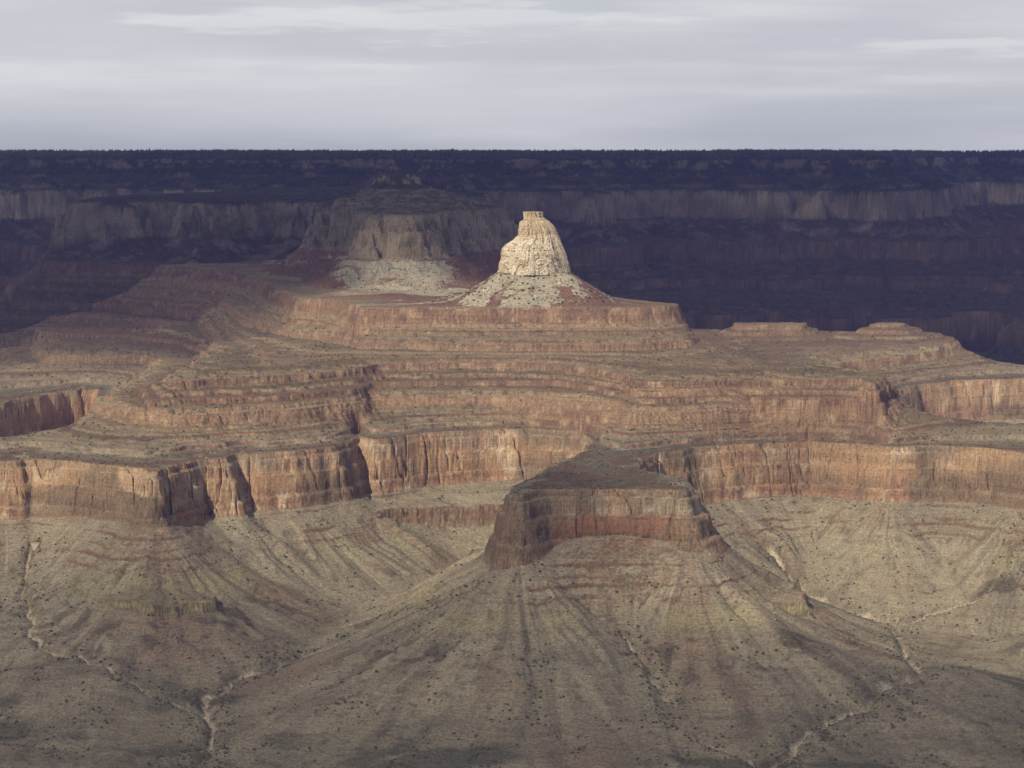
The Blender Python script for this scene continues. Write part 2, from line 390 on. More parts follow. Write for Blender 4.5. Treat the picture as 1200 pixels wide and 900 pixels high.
def terrain(X, Y, full=True):
    s, D, td, convm, cliff, amp, s_tal = main_height(X, Y, full)
    sn, dn = north_height(X, Y, full)
    dp = dip(Y).astype(f4)
    # keep the far wall's foot behind the massif
    isn = (sn > s) & (Y > 9300)
    zm = np.where(isn, sn, s)
    z = zm + dp
    below = sm(-zm, 785, 812) * ~isn
    # gullies and rills down the talus
    if full:
        dR, parr = sdf(R_POLY, X, Y, True)
        jm = np.zeros(X.shape, f4)
        jx = np.abs(np.diff(parr, axis=1)) > 40; jm[:, 1:] = jx
        jy = np.abs(np.diff(parr, axis=0)) > 60; jm[1:] = np.maximum(jm[1:], jy)
        global JM
        JM = jm.copy()
        for n_ in (3, 9, 18): JM = np.maximum(JM, np.clip(box(box(jm, n_, 1), max(1, n_ // 2), 0) * (2.2 * n_), 0, 1)).astype(f4)
        JM = np.clip(box(box(JM, 5, 1), 2, 0), 0, 1).astype(f4)
        parr = parr + 10 * fbm(X, Y, 160, 2, 7)
    else:
        parr = X + Y; dR = D['R']
    r1 = np.abs(perlin(parr / 120, td / 1500 + 3, 11)) * 2
    r2 = np.abs(perlin(parr / 42, td / 700 + 3, 12)) * 2
    r3 = np.abs(perlin(parr / 17, td / 330 + 3, 13)) * 2
    fade = sm(td, 20, 170) * (1 - .8 * sm(td, 700, 1500))
    if full: fade = fade * (1 - JM)
    z = z + below * fade * ((r1 - .7) * 14 + (r2 - .6) * 4.5 + (r3 - .5) * 1.3)
    # Tonto bench undulation
    flat = sm(td, 420, 1000) * ~isn
    z = z + flat * (14 * fbm(X * .8, Y * 1.5, 420, 3, 21) + 3.0 * fbm(X, Y, 60, 2, 22)) * (Y < 9000)
    for (cx, cy, sx, sy, h, rot) in MOUNDS:
        c, sn_ = math.cos(rot), math.sin(rot)
        px, py = (X - cx) * c + (Y - cy) * sn_, -(X - cx) * sn_ + (Y - cy) * c
        z = z + h * np.exp(-(px / sx) ** 2 - (py / sy) ** 2)
    wash = np.full(X.shape, 1e9, f4)
    for w in WASHES:
        pts, wd, dep = w
        pa = np.array(pts)
        m = (X > pa[:, 0].min() - 150) & (X < pa[:, 0].max() + 150) & (Y > pa[:, 1].min() - 150) & (Y < pa[:, 1].max() + 150)
        xx = X[m] + 16 * perlin(X[m] / 70, Y[m] / 70, 77) + 5 * perlin(X[m] / 22, Y[m] / 22, 78); yy = Y[m] + 16 * perlin(X[m] / 70 + 9, Y[m] / 70, 79) + 5 * perlin(X[m] / 22, Y[m] / 22 + 7, 76)
        d, pr = segdist(pts, xx, yy)
        z[m] -= dep * np.exp(-(d / (wd * 4)) ** 2) + dep * .5 * np.exp(-(d / (wd * 1.2)) ** 2)
        wash[m] = np.minimum(wash[m], d / wd)
    # small relief
    if full:
        rough = np.where(cliff > .5, 0.4, 1.0)
        z = z + rough * (.7 * fbm(X, Y, 26, 2, 23) + .45 * perlin(X / 7, Y / 7, 24)) * np.where(isn, 1.6, 1) * sm(np.abs(D['Z'] + 3), 0, 30)
    return z.astype(f4), zm.astype(f4), isn, D, td, convm, cliff, amp, parr, wash, dn

def at(px, Y): return (px - 600) / F * Y, Y
MOUNDS = []
def mound(px, Y, sx, sy, h, rot=0):
    x, y = at(px, Y); MOUNDS.append((x, y, sx, sy, h, math.radians(rot)))
mound(1130, 4830, 300, 170, 42, 8)
mound(20, 4800, 330, 110, 36, -12)
mound(560, 4620, 420, 90, 20, 0)
mound(330, 4560, 200, 60, 14, 10)

# ------------------------------------------------------------------ first pass: coarse terrain, used to place washes and to choose mesh rows
print('coarse')
NU0, NV0 = 460, 1700
u0 = np.linspace(-.31, .31, NU0, dtype=f4); y0 = np.linspace(3900, 18600, NV0, dtype=f4)
U, V = np.meshgrid(u0, y0)
zc = terrain(U * V, V, False)[0]
def hit(px, py):
    u = (px - 600) / F; i = int(np.clip((u + .31) / .62 * (NU0 - 1), 0, NU0 - 1))
    ray = -(py - EY) / F * y0
    k = np.nonzero(zc[:, i] > ray)[0]
    Y = float(y0[k[0]]) if len(k) else 9000.0
    return u * Y, Y
def wash(pts, wd, dep): WASHES.append(([hit(*p) for p in pts], wd, dep))
wash([(548, 690), (500, 706), (450, 724), (395, 748), (340, 772), (285, 796), (246, 816), (240, 834), (252, 850), (243, 868), (234, 884), (222, 905)], 4.0, 12)
wash([(36, 640), (28, 690), (40, 735), (64, 765), (110, 782), (160, 806), (215, 830), (243, 836)], 3.2, 9)
wash([(905, 640), (940, 682), (975, 705), (1005, 722), (1046, 722), (1050, 742), (1068, 768), (1080, 786), (1040, 803), (1015, 818), (970, 840), (935, 862), (905, 892), (890, 915)], 4.6, 12)
wash([(1190, 640), (1175, 680), (1150, 700), (1090, 722), (1055, 730)], 2.2, 5)
wash([(735, 745), (760, 790), (790, 830), (815, 855), (860, 880), (895, 892)], 2.6, 6)

# rows: dense where the ground is steep
dz = np.abs(np.gradient(zc, axis=0)) / (y0[1] - y0[0])
dz = np.minimum(dz, 4)
dzx = np.abs(np.gradient(zc, axis=1)) / ((u0[1] - u0[0]) * V)
for _ in range(3): dz = box(box(dz, 22, 1), 4, 0)
dens = (0.22 + dz + 0.16 * sm(V, 5000, 4600)) / V
cum = np.cumsum(dens, axis=0); cum = (cum - cum[0]) / (cum[-1] - cum[0])
NU, NV = 1420, 1750
uf = np.linspace(-.30, .30, NU).astype(f4)
rows_c = np.empty((NV, NU0), f4); q = np.linspace(0, 1, NV)
for i in range(NU0): rows_c[:, i] = np.interp(q, cum[:, i], y0)
k = (uf + .31) / .62 * (NU0 - 1); ki = k.astype(int); kf = (k - ki).astype(f4)
Yg = rows_c[:, ki] * (1 - kf) + rows_c[:, ki + 1] * kf
Xg = Yg * uf[None, :]
print('full')
Z, SS, ISN, D, TD, CONV, CLIFF, AMP, PARR, WASH, DN = terrain(Xg, Yg, True)

# beds and blocks stand in and out of the walls
gz_ = np.abs(np.gradient(Z, axis=0)) / np.maximum(np.abs(np.gradient(Yg, axis=0)), .05)
wallm = sm(gz_, 1.0, 2.2)
al0 = Xg * .9 + Yg * .55
rel = 2.2 * n1(SS, 5, 311) + 1.6 * n1(SS, 14, 312) + 4.0 * perlin(al0 / 26, SS / 22, 313) + 2.0 * perlin(al0 / 10, SS / 9, 314)
Yg = Yg + wallm * rel * (1 - ISN * .2)
# ------------------------------------------------------------------ rock colours (albedo), by layer, steepness and cover
def grad_axis(a, ax): return np.gradient(a, axis=ax)
du = np.stack([grad_axis(Xg, 1), grad_axis(Yg, 1), grad_axis(Z, 1)], -1)
dv = np.stack([grad_axis(Xg, 0), grad_axis(Yg, 0), grad_axis(Z, 0)], -1)
nrm = np.cross(du, dv); nrm /= np.linalg.norm(nrm, axis=-1, keepdims=True) + 1e-9
steep = 1 - np.abs(nrm[..., 2])       # 0 flat, 1 vertical
del du, dv, nrm
def C3(r, g, b): return np.array([r, g, b], f4)
def mixc(a, b, t): return a + (b - a) * t[..., None]
X, Y = Xg, Yg
s = SS + 1.5 * perlin(X / 150, Y / 150, 201) + ISN * (9 * fbm(X, Y, 200, 3, 202))
bandS = .55 * n1(s, 3.2, 301) + .45 * n1(s, 9, 302) + .3 * n1(s, 27, 303)
steepm = sm(steep, .22, .5)
nb = fbm(X, Y, 420, 4, 211); YZ = Y + 1.3 * Z; nm = fbm(X, YZ, 60, 3, 212); nf = perlin(X / 9, YZ / 9, 213)
# wall coordinates: along the wall and up it
al = X * .9 + Y * .55
al2 = X * .9 - Y * .55
st1 = (perlin(al / 19, s / 75, 221) + .5 * perlin(al2 / 9, s / 40, 222) + .3 * perlin(al / 5, s / 25, 220)) * (.55 + 1.0 * sm(fbm(al, s, 120, 2, 219), -.3, .5))
st2 = fbm(al, s * 1.3, 130, 3, 223)
st3 = fbm(al2, s * 2.0, 55, 3, 224)
# slopes
rill = (perlin(PARR / 30, TD / 500, 231) + .8 * perlin(PARR / 12, TD / 300, 232)) * (1 - JM)
fine = perlin(PARR / 6.5, TD / 160, 236) * (1 - JM)
tal = mixc(C3(.275, .234, .168), C3(.345, .300, .212), sm(rill + .5 * fine, -.5, .9))
tal = mixc(tal, C3(.185, .160, .118), sm(-rill + .5 * fine, .25, 1.1) * .8)
tal = mixc(tal, C3(.40, .34, .25), sm(perlin(PARR / 9, TD / 420 + 8, 237) + .25 * nm, .42, .7) * .6)
tal = mixc(tal, C3(.275, .195, .135), sm(fbm(PARR, TD * .3, 150, 3, 233), .2, .8) * .6)
tal = mixc(tal, C3(.33, .295, .17), sm(CONV + .5 * nb, .6, 1.2) * np.exp(-((s + 885) / 22) ** 2) * .7)
chip = sm(perlin(PARR / 34, TD / 110, 238) + .5 * nm + .35 * CONV, .45, .75) * np.exp(-((s + 945) / 30) ** 2)
tal = mixc(tal, C3(.105, .085, .065), chip * .8)
tal = mixc(tal, C3(.38, .335, .235), sm(fbm(X, Y, 500, 3, 239) + .25 * rill, .0, .5) * sm(s, -1080, -1000) * .5)
tal = mixc(tal, C3(.19, .168, .122), sm(s, -985, -1075) * (.4 + .3 * sm(nb, -.3, .6)))
tal = mixc(tal, C3(.115, .11, .082), sm(s, -1010, -1050) * sm(fbm(X, Y * 2.2, 330, 4, 234), .05, .5) * .8)
tal = mixc(tal, C3(.33, .285, .20), sm(s, -1000, -1040) * sm(fbm(X, Y * 2.6, 260, 4, 235), .25, .7) * .6)
# Bright Angel shale, greenish ledges and dark bands
bas = mixc(C3(.36, .31, .17), C3(.17, .145, .095), sm(bandS, -.2, .6))
bas = mixc(bas, C3(.12, .105, .075), sm(st2, .2, .7) * .5)
# Muav
muv = mixc(C3(.27, .205, .135), C3(.20, .125, .085), sm(bandS, -.4, .6))
muv = mixc(muv, C3(.33, .27, .18), sm(st1, .2, 1.) * .5)
# Redwall
pxa = X / Y * F + 600
red = mixc(C3(.40, .265, .155), C3(.335, .21, .13), sm(st2, -.35, .35))
red = mixc(red, C3(.45, .31, .19), sm(st3 + .3 * bandS, .05, .55) * .8)
red = mixc(red, C3(.31, .255, .18), sm(s, -682, -662) * sm(st2 + .6 * bandS, -.4, .5) * .75)
red = mixc(red, C3(.27, .145, .095), sm(s, -735, -765) * .55)
red = mixc(red, C3(.29, .235, .165), sm(-st3 + .4 * st1, .25, .8) * .7)
red = mixc(red, C3(.60, .49, .35), sm(fbm(al, s * 7, 150, 3, 225) + .25 * nm, .22, .5) * np.exp(-((s + 676) / 9) ** 2) * .95)
red = mixc(red, C3(.54, .42, .29), sm(fbm(al, s * 2.2, 90, 4, 227), .2, .45) * .75)
red = mixc(red, C3(.40, .245, .145), sm(fbm(al, s * 1.2, 75, 3, 228), .15, .5) * .7)
stain_shade = fbm(X, Y, 260, 3, 226) + .35 * st2 + .35 * sm(s, -700, -770) + .9 * ((Y < 5700) & (pxa > 560) & (pxa < 830)) * (.6 + .5 * (pxa < 650)) + .8 * sm(s, -690, -705) * ((pxa > 30) & (pxa < 185) & (Y < 6000))  # noise stains, plus the spur's cloud shade put into the colour; lower prow darker
red = mixc(red, C3(.165, .130, .090), sm(stain_shade, .15, .65) * (.66 + .2 * np.clip(st3 + bandS, -1, 1)))
red = mixc(red, C3(.105, .080, .060), sm(st1 + .8 * st2 - .15 * bandS, .65, 1.35) * .5)
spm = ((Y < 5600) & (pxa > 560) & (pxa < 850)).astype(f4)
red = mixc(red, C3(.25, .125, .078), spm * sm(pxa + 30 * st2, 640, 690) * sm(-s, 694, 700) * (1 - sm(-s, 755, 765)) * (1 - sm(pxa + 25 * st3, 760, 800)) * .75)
red = mixc(red, C3(.47, .42, .32), spm * sm(pxa + 30 * st3, 685, 720) * np.exp(-((s + 683 + 2 * nm) / 6) ** 2) * .85)
red = red * (1 + .24 * bandS + .12 * n1(s + .8 * nm, 1.7, 305))[..., None]
# platform and slopes of the Supai
sup_sl = mixc(C3(.265, .205, .135), C3(.225, .185, .125), sm(nb + .5 * nm, -.4, .5))
sup_sl = mixc(sup_sl, C3(.25, .155, .11), sm(bandS + .5 * nm, .1, .9) * .55)
sup_sl = mixc(sup_sl, C3(.40, .33, .23), sm(nm + .3 * nf, .55, .95) * .6)
plat = mixc(C3(.25, .21, .15), C3(.19, .17, .125), sm(nb, -.2, .5))
plat = mixc(plat, C3(.15, .14, .11), ((Y < 6150) & (pxa > 570) & (pxa < 820)) * .8)  # spur top greyed: cloud shadow painted into the colour
sup_sl = mixc(sup_sl, plat, sm(-s, 590, 632) * .85)
sup_cl = mixc(C3(.335, .225, .14), C3(.19, .118, .085), sm(bandS + .4 * st2, -.5, .5))
sup_cl = mixc(sup_cl, C3(.47, .35, .22), sm(st3 + .5 * bandS, .15, .9) * .7)
sup_sl = sup_sl * (1 + .24 * n1(s + nm, 2.4, 306) + .24 * n1(s, 6.5, 307))[..., None]
sup_sl = mixc(sup_sl, C3(.17, .105, .078), sm(n1(s + .8 * nm, 4.2, 308), .35, .7) * .75)
sup_sl = mixc(sup_sl, C3(.40, .33, .225), sm(n1(s + .8 * nm, 5.1, 309), .55, .85) * sm(st2, -.3, .4) * .6)
sup_cl = mixc(sup_cl, C3(.13, .09, .065), sm(st1, .5, 1.3) * .45)
# Hermit: red shale under grey-cream debris
cz = at(625, 7560); cb = at(470, 9300)
lz = np.hypot(X - cz[0], Y - cz[1]) < np.hypot(X - cb[0], Y - cb[1]) * .72
thz = np.arctan2(X - np.where(lz, cz[0], cb[0]), -(Y - np.where(lz, cz[1], cb[1]))) * 170
pz = (X - cz[0])
deb = .8 * fbm(thz + 22 * nm, Z * .9, 75, 4, 241) + .5 * nm * .5 + .30 + .22 * nf - .5 * sm(pz, 110, 240) * lz - .9 * sm(s, -296, -318) * (.5 + perlin(thz / 30, thz * 0, 242)) 
deb = deb - .7 * sm(s, -219, -214) - (1 - lz) * .9 * sm(np.abs(X / Y * F + 600 - 464 + 12 * nm), 48, 82)
deb = sm(deb, -.12, .22)
her = mixc(C3(.20, .115, .085), C3(.40, .365, .275), deb)
her = mixc(her, sup_sl, sm(-s, 304, 318) * (1 - lz) * .9)
her = mixc(her, C3(.60, .54, .43), sm(nf + .7 * nm, .5, .9) * np.maximum(deb, .4) * .8)
her = mixc(her, C3(.10, .10, .07), sm(perlin(X / 5, Y / 5, 243) + .5 * nm, .5, .7) * .7)
# Coconino
coc = mixc(C3(.50, .42, .30), C3(.38, .30, .20), sm(st2 + .3 * nm, -.3, .6))
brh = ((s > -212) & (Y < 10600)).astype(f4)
coc = mixc(coc, coc * C3(.68, .67, .66), brh)  # rear butte dimmed: part of its cloud shade put into the colour
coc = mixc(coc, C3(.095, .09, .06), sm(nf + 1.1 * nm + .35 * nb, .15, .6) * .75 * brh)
coc = mixc(coc, C3(.15, .13, .10), sm(st1, .45, 1.3) * .55)
coc = mixc(coc, C3(.20, .19, .13), sm(nf + nm + .2, .1, .8) * (1 - sm(steep, .45, .75)) * .7)
# Toroweap, Kaibab
tor = mixc(C3(.30, .245, .17), C3(.21, .17, .12), sm(bandS, -.4, .5))
kai = mixc(C3(.38, .32, .23), C3(.25, .20, .14), sm(bandS + .4 * st3, -.4, .7))
forest = mixc(C3(.040, .046, .030), C3(.075, .072, .046), sm(nm + nf, -.2, .8))

col = tal.copy()
def lay(lo, hi, c, w=3.0, m=None):
    t = sm(s, lo - w, lo + w) * (1 - sm(s, hi - w, hi + w))
    if m is not None: t = t * m
    return mixc(col, c, t)
ledge = sm(steep, .16, .34)
FARM = np.maximum(ISN, (Y > 10000).astype(f4))
col = lay(-985, -872, bas, 3, sm(steep, .26, .4))
col = lay(-872, -785, muv, 3, np.clip(ledge * 1.2, 0, 1))
col = lay(-785, -640, red, 2.5, sm(steep, .12, .3))
col = lay(-641, -320, mixc(sup_sl, sup_cl, sm(steep, .17, .36)), 2)
col = lay(-320, -209, her, 2.5)
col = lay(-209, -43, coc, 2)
col = lay(-43, 42, mixc(tor, forest, (1 - sm(steep, .25, .45)) * sm(nm + nf * .8, -.5, .3) * .85), 2)
col = lay(42, 1000, mixc(forest, kai, np.clip(sm(steep, .22, .4) * sm(nb + .6 * nm + .9 * sm(SS, 60, 140), -.2, .5), 0, 1)), 2)
# everything low on the far wall carries scrub too
vf = sm(fbm(X, Y + 1.5 * Z, 150, 4, 253) + .25 * nf, .0, .25) * FARM * (.35 + .6 * sm(s, -80, -40)) * sm(s, -330, -300)
col = mixc(col, forest, vf)
col = mixc(col, C3(.42, .37, .28), FARM * sm(fbm(X, Y + 1.2 * Z, 170, 4, 254) - .3 * nf, .12, .4) * sm(s, -318, -300) * (1 - sm(s, -222, -205)) * .8)
veg = sm(fbm(X, Y, 30, 2, 251) + .6 * nf + .3 * nb, .35, .75) * (1 - steepm)
vegamt = np.where(ISN, .9, .38)
col = mixc(col, C3(.060, .062, .040), veg * vegamt)
# dry wash beds
wv = WASH * (.85 + .6 * perlin(X / 45, Y / 45, 264)) + .35 * nf + .5 * perlin(X / 55, Y / 55, 262)
col = mixc(col, C3(.13, .115, .085), (1 - sm(WASH, 3, 9)) * .45 * sm(nm, -.3, .4))
col = mixc(col, C3(.56, .48, .37), (1 - sm(wv, .6, 1.6)) * sm(perlin(X / 240, Y / 240, 261) + .55 * perlin(X / 60, Y / 60, 263), -.5, .05) * .9)
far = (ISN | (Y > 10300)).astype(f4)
col = mixc(col, col * C3(.56, .57, .62), far)  # far rock: its shade and haze blue put into the colour
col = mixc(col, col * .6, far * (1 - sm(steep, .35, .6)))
spk = perlin(X / 5.5, (Y * .6 + 1.6 * Z) / 6.5, 271) + .6 * perlin(X / 3.4, (Y * .6 + 1.6 * Z) / 4, 272)
col *= (1 + .07 * nb + .07 * nf + .20 * spk)[..., None]
col = np.clip(col, .012, .8)

# ------------------------------------------------------------------ materials
def new_mat(name):
    global nt, N
    m = bpy.data.materials.new(name); m.use_nodes = True
    nt = m.node_tree; nt.nodes.clear(); N = nt.nodes.new
    return m
def rock_material(name, attr=True, base=(.5, .42, .3), fine=1.0):
    m = new_mat(name)
    out = N('ShaderNodeOutputMaterial'); b = N('ShaderNodeBsdfPrincipled')
    b.inputs['Roughness'].default_value = .95; b.inputs['Specular IOR Level'].default_value = .1
    geo = N('ShaderNodeNewGeometry'); pos = geo.outputs['Position']
    if attr:
        a = N('ShaderNodeAttribute'); a.attribute_name = 'rock'; c = a.outputs['Color']
    else:
        c = mix_col(map_range(noise_node(pos, .03, 3), .4, .6, 0, 1), base, tuple(x * .8 for x in base))
    # thin beds along the rock and speckle of stones and bushes
    beds = noise_node(mapping(pos, (.006, .006, .55)), 1.0, 3, .7)
    c = mix_col(map_range(beds, .35, .65, 0, .38), c, mix_col(1.0, c, (.55, .50, .47), 'MULTIPLY'))
    sp = noise_node(pos, .16 * fine, 4, .75)
    c = mix_col(map_range(sp, .36, .52, .6, 0), c, mix_col(1.0, c, (.42, .42, .40), 'MULTIPLY'))
    c = mix_col(map_range(sp, .52, .66, 0, .5), c, mix_col(1.0, c, (1.45, 1.42, 1.36), 'MULTIPLY'))
    L(c, b.inputs['Base Color'])
    bmp = N('ShaderNodeBump'); bmp.inputs['Strength'].default_value = .8; bmp.inputs['Distance'].default_value = 5.0
    h = math_node('ADD', noise_node(pos, .13, 7, .75), math_node('MULTIPLY', beds, .5))
    L(h, bmp.inputs['Height']); L(bmp.outputs[0], b.inputs['Normal'])
    L(b.outputs[0], out.inputs[0])
    return m
MAT_ROCK = rock_material('layered_rock')

def tag(o, label=None, cat=None, group=None, kind=None):
    if label: o['label'] = label
    if cat: o['category'] = cat
    if group: o['group'] = group
    if kind: o['kind'] = kind
    return o
def mesh_np(name, verts, faces, mat, smooth=True, col=None):
    me = bpy.data.meshes.new(name)
    nv, (nf_, k) = len(verts), faces.shape
    me.vertices.add(nv); me.vertices.foreach_set('co', np.ascontiguousarray(verts, f4).ravel())
    me.loops.add(nf_ * k); me.loops.foreach_set('vertex_index', np.ascontiguousarray(faces, np.int32).ravel())
    me.polygons.add(nf_); me.polygons.foreach_set('loop_start', np.arange(0, nf_ * k, k, dtype=np.int32))
    me.polygons.foreach_set('loop_total', np.full(nf_, k, np.int32))
    me.polygons.foreach_set('use_smooth', np.full(nf_, smooth))
    me.update(calc_edges=True)
    if col is not None:
        ca = me.color_attributes.new('rock', 'FLOAT_COLOR', 'POINT')
        c4 = np.ones((nv, 4), f4); c4[:, :3] = col; ca.data.foreach_set('color', c4.ravel())
    me.materials.append(mat)
    o = bpy.data.objects.new(name, me); SC.collection.objects.link(o)
    return o

# ------------------------------------------------------------------ terrain meshes
P3 = np.stack([Xg, Yg, Z], -1).reshape(-1, 3); CC = col.reshape(-1, 3)
idx = np.arange(NV * NU, dtype=np.int32).reshape(NV, NU)
quads = np.stack([idx[:-1, :-1], idx[:-1, 1:], idx[1:, 1:], idx[1:, :-1]], -1).reshape(-1, 4)
isn_f = ISN.ravel()[quads].mean(1) > .5
pxg = (Xg / Yg * F + 600)
bra = (D['C'] > -95) & (~ISN) & (Yg < 10300) & (pxg > 380) & (pxg < 600) & (SS > -214)
bra_f = (bra.ravel()[quads].mean(1) > .5) & ~isn_f
def submesh(name, mask):
    q = quads[mask]; used = np.unique(q); remap = np.zeros(NV * NU, np.int32); remap[used] = np.arange(len(used))
    return mesh_np(name, P3[used], remap[q], MAT_ROCK, True, CC[used])
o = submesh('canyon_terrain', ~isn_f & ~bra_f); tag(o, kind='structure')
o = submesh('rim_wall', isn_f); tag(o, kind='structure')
o = submesh('butte', bra_f)
tag(o, 'broad dim cream-grey butte with stepped cap, left of and behind the bright tower', 'butte')

# land beyond the modelled wall: the plateau behind the rim and the ground around
def sheet(name, pts, z, colr, div=2):
    v = np.array([(x, y, zz) for (x, y), zz in zip(pts, z)], f4)
    return mesh_np(name, v, np.array([[0, 1, 2, 3]]), MAT_ROCK, True, np.tile(np.array(colr, f4), (4, 1)))
zb = float(Z[-1].mean())
tag(sheet('plateau', [(-.3 * 18600, 18590), (.3 * 18600, 18590), (16000, 60000), (-16000, 60000)], [zb, zb, zb, zb], (.05, .055, .035)), kind='structure')
tag(sheet('ground', [(-30000, -3000), (30000, -3000), (30000, 60000), (-30000, 60000)], [-1330] * 4, (.2, .17, .12)), kind='structure')

# ------------------------------------------------------------------ the bright summit tower
ys_ = np.array([318, 308, 301, 292, 287, 281, 277, 276, 270, 264, 259.5, 258, 256, 255, 248.2])
lf_ = np.array([585.5, 586.3, 588.6, 589.3, 593, 602, 606, 607.6, 608.2, 608.8, 609.4, 613, 613.8, 613.6, 613.4])
rt_ = np.array([667, 665, 663.4, 660, 658.2, 656, 654, 653.4, 650.8, 647.8, 643.5, 641, 638.4, 636.4, 635.6])
YT = 7560.0
zz_ = -(ys_ - EY) / F * YT; lx = (lf_ - 600) / F * YT; rx = (rt_ - 600) / F * YT
NA, NH = 640, 420
zt = np.linspace(zz_[0] - 10, zz_[-1], NH)
l_ = np.interp(zt, zz_, lx); r_ = np.interp(zt, zz_, rx)
cxx = (l_ + r_) / 2; hw = (r_ - l_) / 2
hw = hw * 1.03
hd = np.minimum(hw * .95, hw * .6 + 40)
A = np.linspace(0, 2 * np.pi, NA, endpoint=False)
AA, ZT = np.meshgrid(A, zt)
ca, sa = np.cos(AA), np.sin(AA)
fac = [(-118, .93), (-74, .90), (-38, .86), (0, 1.0), (48, .9), (92, .95), (138, .88), (182, 1.0), (215, .95)]
def facets(a, off): return 1 / np.max([np.cos(a - math.radians(t_ + off)) / d_ for t_, d_ in fac], axis=0)
twist = 7 * n1(ZT, 40, 403)
sup = np.minimum(facets(AA, 0) * .55 + facets(AA, 7) * .45, 1.12)
arc = AA * 95.0
tt = (ZT - zt[0]) / (zt[-1] - zt[0])
def pern(a, z, sa_, sz, seed):  # noise on the tower's skin, seamless round it
    return perlin(np.cos(a) * 95 / sa_ + 40 + z / sz * .3, np.sin(a) * 95 / sa_ + 20 + z / sz, seed)
jog = n1(ZT, 14, 401) * 2.6 + n1(ZT, 5, 402) * 1.4
blk = np.floor(ZT / 17 + .6 * pern(AA, ZT, 60, 60, 5))
vert = np.abs(pern(AA, ZT * .12 + blk * 5, 26, 60, 411)) * 2 - .5
vert2 = np.abs(pern(AA, ZT * .2 + blk * 9, 10, 40, 412)) * 2 - .5
def qz(v, n): return np.round(v * n) / n
dr = 4.0 * vert + 3.0 * vert2 + .2 * jog + 7.5 * qz(pern(AA, ZT * .5, 44, 34, 413), 2.2) + 5 * qz(pern(AA, ZT * .6, 20, 20, 414), 2.5) + 1.2 * qz(pern(AA, ZT, 8, 8, 416), 2) + 1.2 * pern(AA, ZT, 4, 4, 415)
dr = dr * (1 - .45 * sm(tt, .84, .88))
hwm, _ = np.meshgrid(hw, A); hdm, _ = np.meshgrid(hd, A); cxm, _ = np.meshgrid(cxx, A)
hwm, hdm, cxm = hwm.T, hdm.T, cxm.T
XT = cxm + (hwm * sup + dr * .5) * ca; YTT = YT + (hdm * sup + dr) * sa
tv = np.stack([XT, YTT, ZT], -1).reshape(-1, 3)
ti = np.arange(NH * NA).reshape(NH, NA); tq = np.stack([ti[:-1], np.roll(ti, -1, 1)[:-1], np.roll(ti, -1, 1)[1:], ti[1:]], -1).reshape(-1, 4)
# closing cap as rings
cap = [tv]; last = ti[-1]; topc = np.array([cxx[-1], YT, zt[-1]])
base_n = len(tv); qs = [tq]
for k, f in enumerate((.8, .55, .3, .05)):
    ring = topc + (tv[last if k == 0 else ti[-1]] - topc) * np.array([f, f, 1]) + np.array([0, 0, .8 * (1 - f)])
    ring = ring + np.stack([0 * A, 0 * A, 1.0 * perlin(ring[:, 0] / 8, ring[:, 1] / 8, 9)], -1)
    cap.append(ring); ni = base_n + k * NA + np.arange(NA)
    qs.append(np.stack([last, np.roll(last, -1), np.roll(ni, -1), ni], -1)); last = ni
tv = np.concatenate(cap); tq = np.concatenate(qs)
ax_, zx = tv[:, 0] * .9 + tv[:, 1] * .3, tv[:, 2]
q1 = fbm(ax_, zx, 34, 4, 421); q2 = fbm(ax_, zx * 1.5, 12, 3, 422); q3 = perlin(ax_ / 5, zx / 14, 423)
tcol = mixc(C3(.70, .62, .48), C3(.60, .49, .34), sm(q1, -.2, .5))
tcol = mixc(tcol, C3(.78, .70, .55), sm(q2 - .3 * q1, .1, .6) * .7)
tcol = mixc(tcol, C3(.52, .38, .25), sm(fbm(ax_, zx, 50, 2, 424), .25, .7) * .5)
tcol = mixc(tcol, C3(.17, .16, .11), sm(q2 + q3 * .5, .42, .62) * .85)
tcol = mixc(tcol, C3(.56, .44, .27), sm(zx, -100, -80) * .6)
tcol = mixc(tcol, C3(.34, .26, .17), sm(-np.abs(zx + 36), -4, -1) * .6)
tcol *= (1 + .05 * n1(zx, 2.5, 431) + .06 * n1(zx, 9, 432))[:, None]
tower = mesh_np('butte', tv, tq, MAT_ROCK, True, np.clip(tcol, .02, .85))
tag(tower, 'bright cream sandstone tower with a small flat cap crowning the red stepped pyramid', 'butte')

